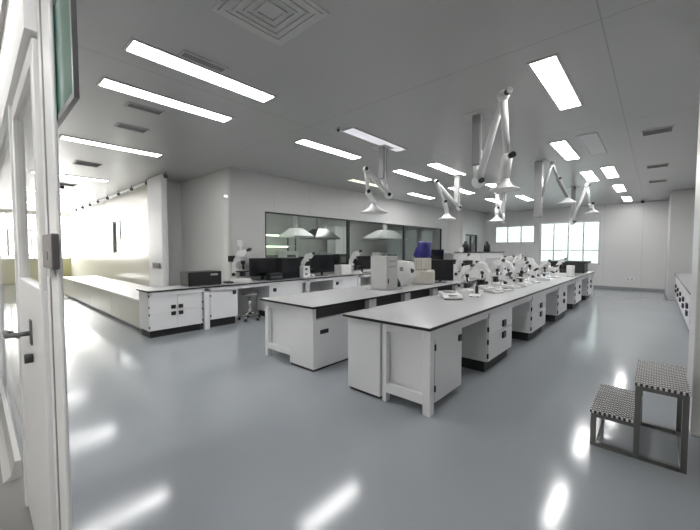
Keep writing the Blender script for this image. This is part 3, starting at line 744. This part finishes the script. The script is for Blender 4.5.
B((-.14,-.13,0),(.14,.13,.24)).out('housing', 'beige', t, bevel=.01)
for i in range(4): B((-.12+i*.055,-.135,.04),(-.105+i*.055,-.13,.2)).out('fin', 'mgrey', t)
# blue bag
t = thing('plastic_bag', 'blue plastic bag draped over the beige unit', 'bag', (-3.68,6.38,TZ+.545))
bm = MB(); n = 9; prof = [(.02,0),(.17,.0),(.2,.06),(.19,.16),(.15,.26),(.17,.33),(.10,.34),(.02,.33)]
bm.lathe(prof, n=20)
for v in bm.bm.verts:
    a = math.atan2(v.co.y, v.co.x); k = 1+.12*math.sin(5*a+v.co.z*20)+.06*math.sin(9*a)
    v.co.x *= k; v.co.y *= k*.85; v.co.x *= .85; v.co.x += .15*v.co.z
bm.out('bag_body', 'blue', t)
monitor('square black monitor right of the beige centrifuge on the middle island', (-3.50,6.85,TZ), -PI/2+.55, .55, .46, z0=.04)
monitor('dark tilted monitor standing behind the blue bag', (-3.95,7.45,TZ), -PI/2+.3, .42, .46, z0=.26)
t = thing('glass_vessel', 'grey-green cylindrical vessel behind the square black monitor', 'vessel', (-3.95,8.02,TZ))
MB().lathe([(.18,0),(.19,.03),(.19,.58),(.16,.62),(.02,.63)]).out('vessel_wall', 'mgrey', t); MB().lathe([(.2,.62),(.2,.66),(.02,.67)]).out('lid', 'lgrey', t)
t = thing('automated_analyser', 'large white cabinet-sized analyser toward the far middle island', 'analyser', (-3.66,9.25,TZ))
B((-.46,-.85,.0),(.44,.85,.64)).out('housing', 'white2', t, bevel=.02); B((-.5,-.88,.64),(.46,.88,.66)).out('lid', 'bplastic', t)
B((.0,-.856,.28),(.25,-.85,.45)).out('display', 'bplastic', t); B((.441,-.5,.1),(.446,.6,.5)).out('access_panel', 'lgrey', t)
for i,(x,y,lab) in enumerate(((-3.75,8.75,'left black bottle on top of the large white analyser'),(-3.45,9.45,'right black bottle on top of the large white analyser'))):
    t = thing('reagent_bottle', lab, 'bottle', (x,y,TZ+.66)); MB().lathe([(.07,0),(.09,.02),(.08,.18),(.04,.24),(.01,.24)]).out('bottle_body', 'bplastic', t); MB().tube((0,0,.24),(0,0,.28),.04).out('cap', 'dgrey', t)
# front row of white instruments along the middle island edge
for i,(y,lab) in enumerate(((7.75,'white microscope right of the square black monitor on the middle island'),(10.4,'white microscope just beyond the large white analyser'),(11.2,'white microscope second beyond the large white analyser'),(12.1,'white microscope at the far end of the middle island'))):
    microscope(lab, (-3.4,y,TZ), .1*i+.3, .95 if i else 1.1, i == 0, 'microscopes on the middle island')

# front island
balance('round-pan white balance nearest on the front island', (-2.25,4.72,TZ), -.9, 1.15)
boxy('note_pad', 'thin white pad on the front island right of the nearest balance', 'pad', (-2.05,5.15,TZ), (.16,.28,.018), 'white2', rz=.3, bevel=0)
t = thing('marker_pen_holder', 'slim black upright cylinder beside the nearest balance', 'bottle', (-2.16,5.50,TZ)); MB().lathe([(.022,0),(.024,.01),(.024,.11),(.015,.13),(.015,.17),(.002,.17)]).out('cylinder_body', 'bplastic', t)
words_i = ['nearest','second','third','fourth','fifth','sixth','seventh','eighth','ninth','tenth']
ly = [5.55, 6.3, 7.0, 7.8, 8.6, 9.5]
for i, y in enumerate(ly):
    microscope('white microscope on the far-side edge of the front island, %s along' % words_i[i], (-2.36, y, TZ), PI+random.uniform(-.25,.25) if i % 2 else random.uniform(-.3,.3), 0.84+.05*(i%3), i in (4,), 'microscopes along the left edge of the front island')
ry = [6.25, 7.15, 8.05, 9.0, 10.0, 11.0]
for i, y in enumerate(ry):
    (microscope if i % 2 else stereo_scope)('white microscope on the aisle-side edge of the front island, %s along' % words_i[i], (-1.95, y, TZ), random.uniform(-.35,.35), .86, grp='microscopes along the aisle edge of the front island')
for i, y in enumerate([5.85, 6.75, 7.6]):
    balance('low white balance among the front island microscopes, %s along' % words_i[i], (-2.02, y, TZ), -.6+.2*i, .85, 'low balances on the front island')
boxy('wide_black_console', 'wide black-topped console at the far end of the front island', 'console', (-2.04,12.7,TZ), (.90,.7,.30), 'bplastic', (('black_top',(-.60,-.40,.30),(.53,.40,.36),'bplastic'),('screen',(-.2,-.356,.06),(.2,-.35,.24),'screen')))
boxy('white_carton', 'upright white carton in front of the wide black console', 'carton', (-1.66,10.55,TZ), (.16,.2,.30), 'white2')
# right bench
microscope('white microscope on the right wall bench beside the pier edge', (.72,8.6,TZ), PI+.3, 1.0)
boxy('tape_dispenser', 'small black device near the microscope on the right wall bench', 'device', (.66,9.6,TZ), (.16,.2,.1), 'bplastic')

# wall sockets
t = thing('wall_socket', 'small white double socket low on the far wall', 'socket', (-.73,YF-.01,.42)); B((-.13,-.01,-.05),(.13,.01,.05)).out('socket_plate', 'white2', t, bevel=.004); 
for x in (-.06,.06): B((x-.025,-.014,-.02),(x+.025,-.01,.02)).out('outlet', 'mgrey', t)
t = thing('switch_plate', 'dark switch strip low on the white column at the left', 'switch', (-9.3,3.09,1.16)); B((-.26,-.012,-.05),(.26,.0,.08)).out('plate', 'dgrey', t, bevel=.004); B((-.2,-.018,-.03),(.2,-.012,.05)).out('rocker', 'bplastic', t)

# ================================================================= ROOM BEHIND THE WINDOW
def canopy(label, x, y0, y1, z0, z1, m, duct):
    t = thing('canopy_hood', label, 'fume hood', (x, (y0+y1)/2, z0), group='canopy hoods in the room behind the window')
    h = (y1-y0)/2
    MB().taper((-.45,-h),(.45,h),(-.18,-h*.35),(.18,h*.35),.06,z1-z0).out('canopy', m, t); B((-.45,-h,0),(.45,h,.06)).out('rim', m, t)
    MB().tube((0,0,z1-z0),(0,0,CH-z0),duct).out('duct', 'alu', t)
canopy('white canopy hood, left one behind the window', -9.6, 7.35, 8.25, 2.0, 2.34, 'white2', .1)
canopy('grey metal canopy hood, middle one behind the window', -9.6, 8.3, 9.6, 1.97, 2.36, 'steel', .14)
canopy('pale green canopy hood, right one behind the window', -9.6, 12.0, 14.4, 2.05, 2.5, 'lgrey', .14)
t = thing('inner_bench', 'bench with dark top in the room behind the window', 'lab bench', (-9.9, 5.2, 0))
B((0,0,0),(.8,9.5,.86)).out('body', 'white', t); B((-.02,-.02,.86),(.82,9.52,.9)).out('surface', 'bplastic', t)
for i,(y,lw,h,m,lab) in enumerate(((6.5,.5,.5,'dgrey','dark instrument behind the window, leftmost'),(7.3,.6,.62,'white2','white instrument under the left canopy hood'),(8.2,.5,.42,'bplastic','black instrument between the canopy hoods'),(9.0,.7,.55,'lgrey','grey instrument under the middle canopy hood'),(9.9,.5,.5,'bplastic','black instrument right of the middle canopy hood'),(10.6,.6,.35,'white2','low white instrument near the window mullion behind the glass'),(12.6,.5,.55,'white2','white instrument under the right canopy hood'),(13.4,.5,.45,'dgrey','dark grey instrument behind the window, rightmost'))):
    boxy('bench_instrument', lab, 'instrument', (-9.5,y,.9), (.5,lw,h), m, (('front_panel',(.25,-lw*.3,h*.3),(.255,lw*.3,h*.8),'slot' if m == 'white2' else 'mgrey'),), grp='instruments behind the window')
t = thing('tall_cabinet', 'tall white cabinet behind the window, right of the first mullion', 'cabinet', (-10.9,10.6,0)); B((0,0,0),(.5,1.0,2.6)).out('body', 'white2', t); B((.5,.02,.1),(.515,.49,2.55)).out('door', 'white2', t); B((.5,.51,.1),(.515,.98,2.55)).out('door', 'white2', t)
t = thing('shelf_rack', 'glowing shelf rack behind the left part of the window', 'shelf rack', (-10.6,6.2,0))
for z in (1.3,1.7,2.1): B((0,0,z),(.5,2.0,z+.03)).out('shelf', 'alu', t)
for y in (0,1.96): B((.0,y,0),(.04,y+.04,2.2)).out('post', 'dgrey', t); B((.46,y,0),(.5,y+.04,2.2)).out('post', 'dgrey', t)
for z in (1.67,2.07): B((.2,.2,z),(.26,1.8,z+.03)).out('shelf_lamp', 'indic', t)
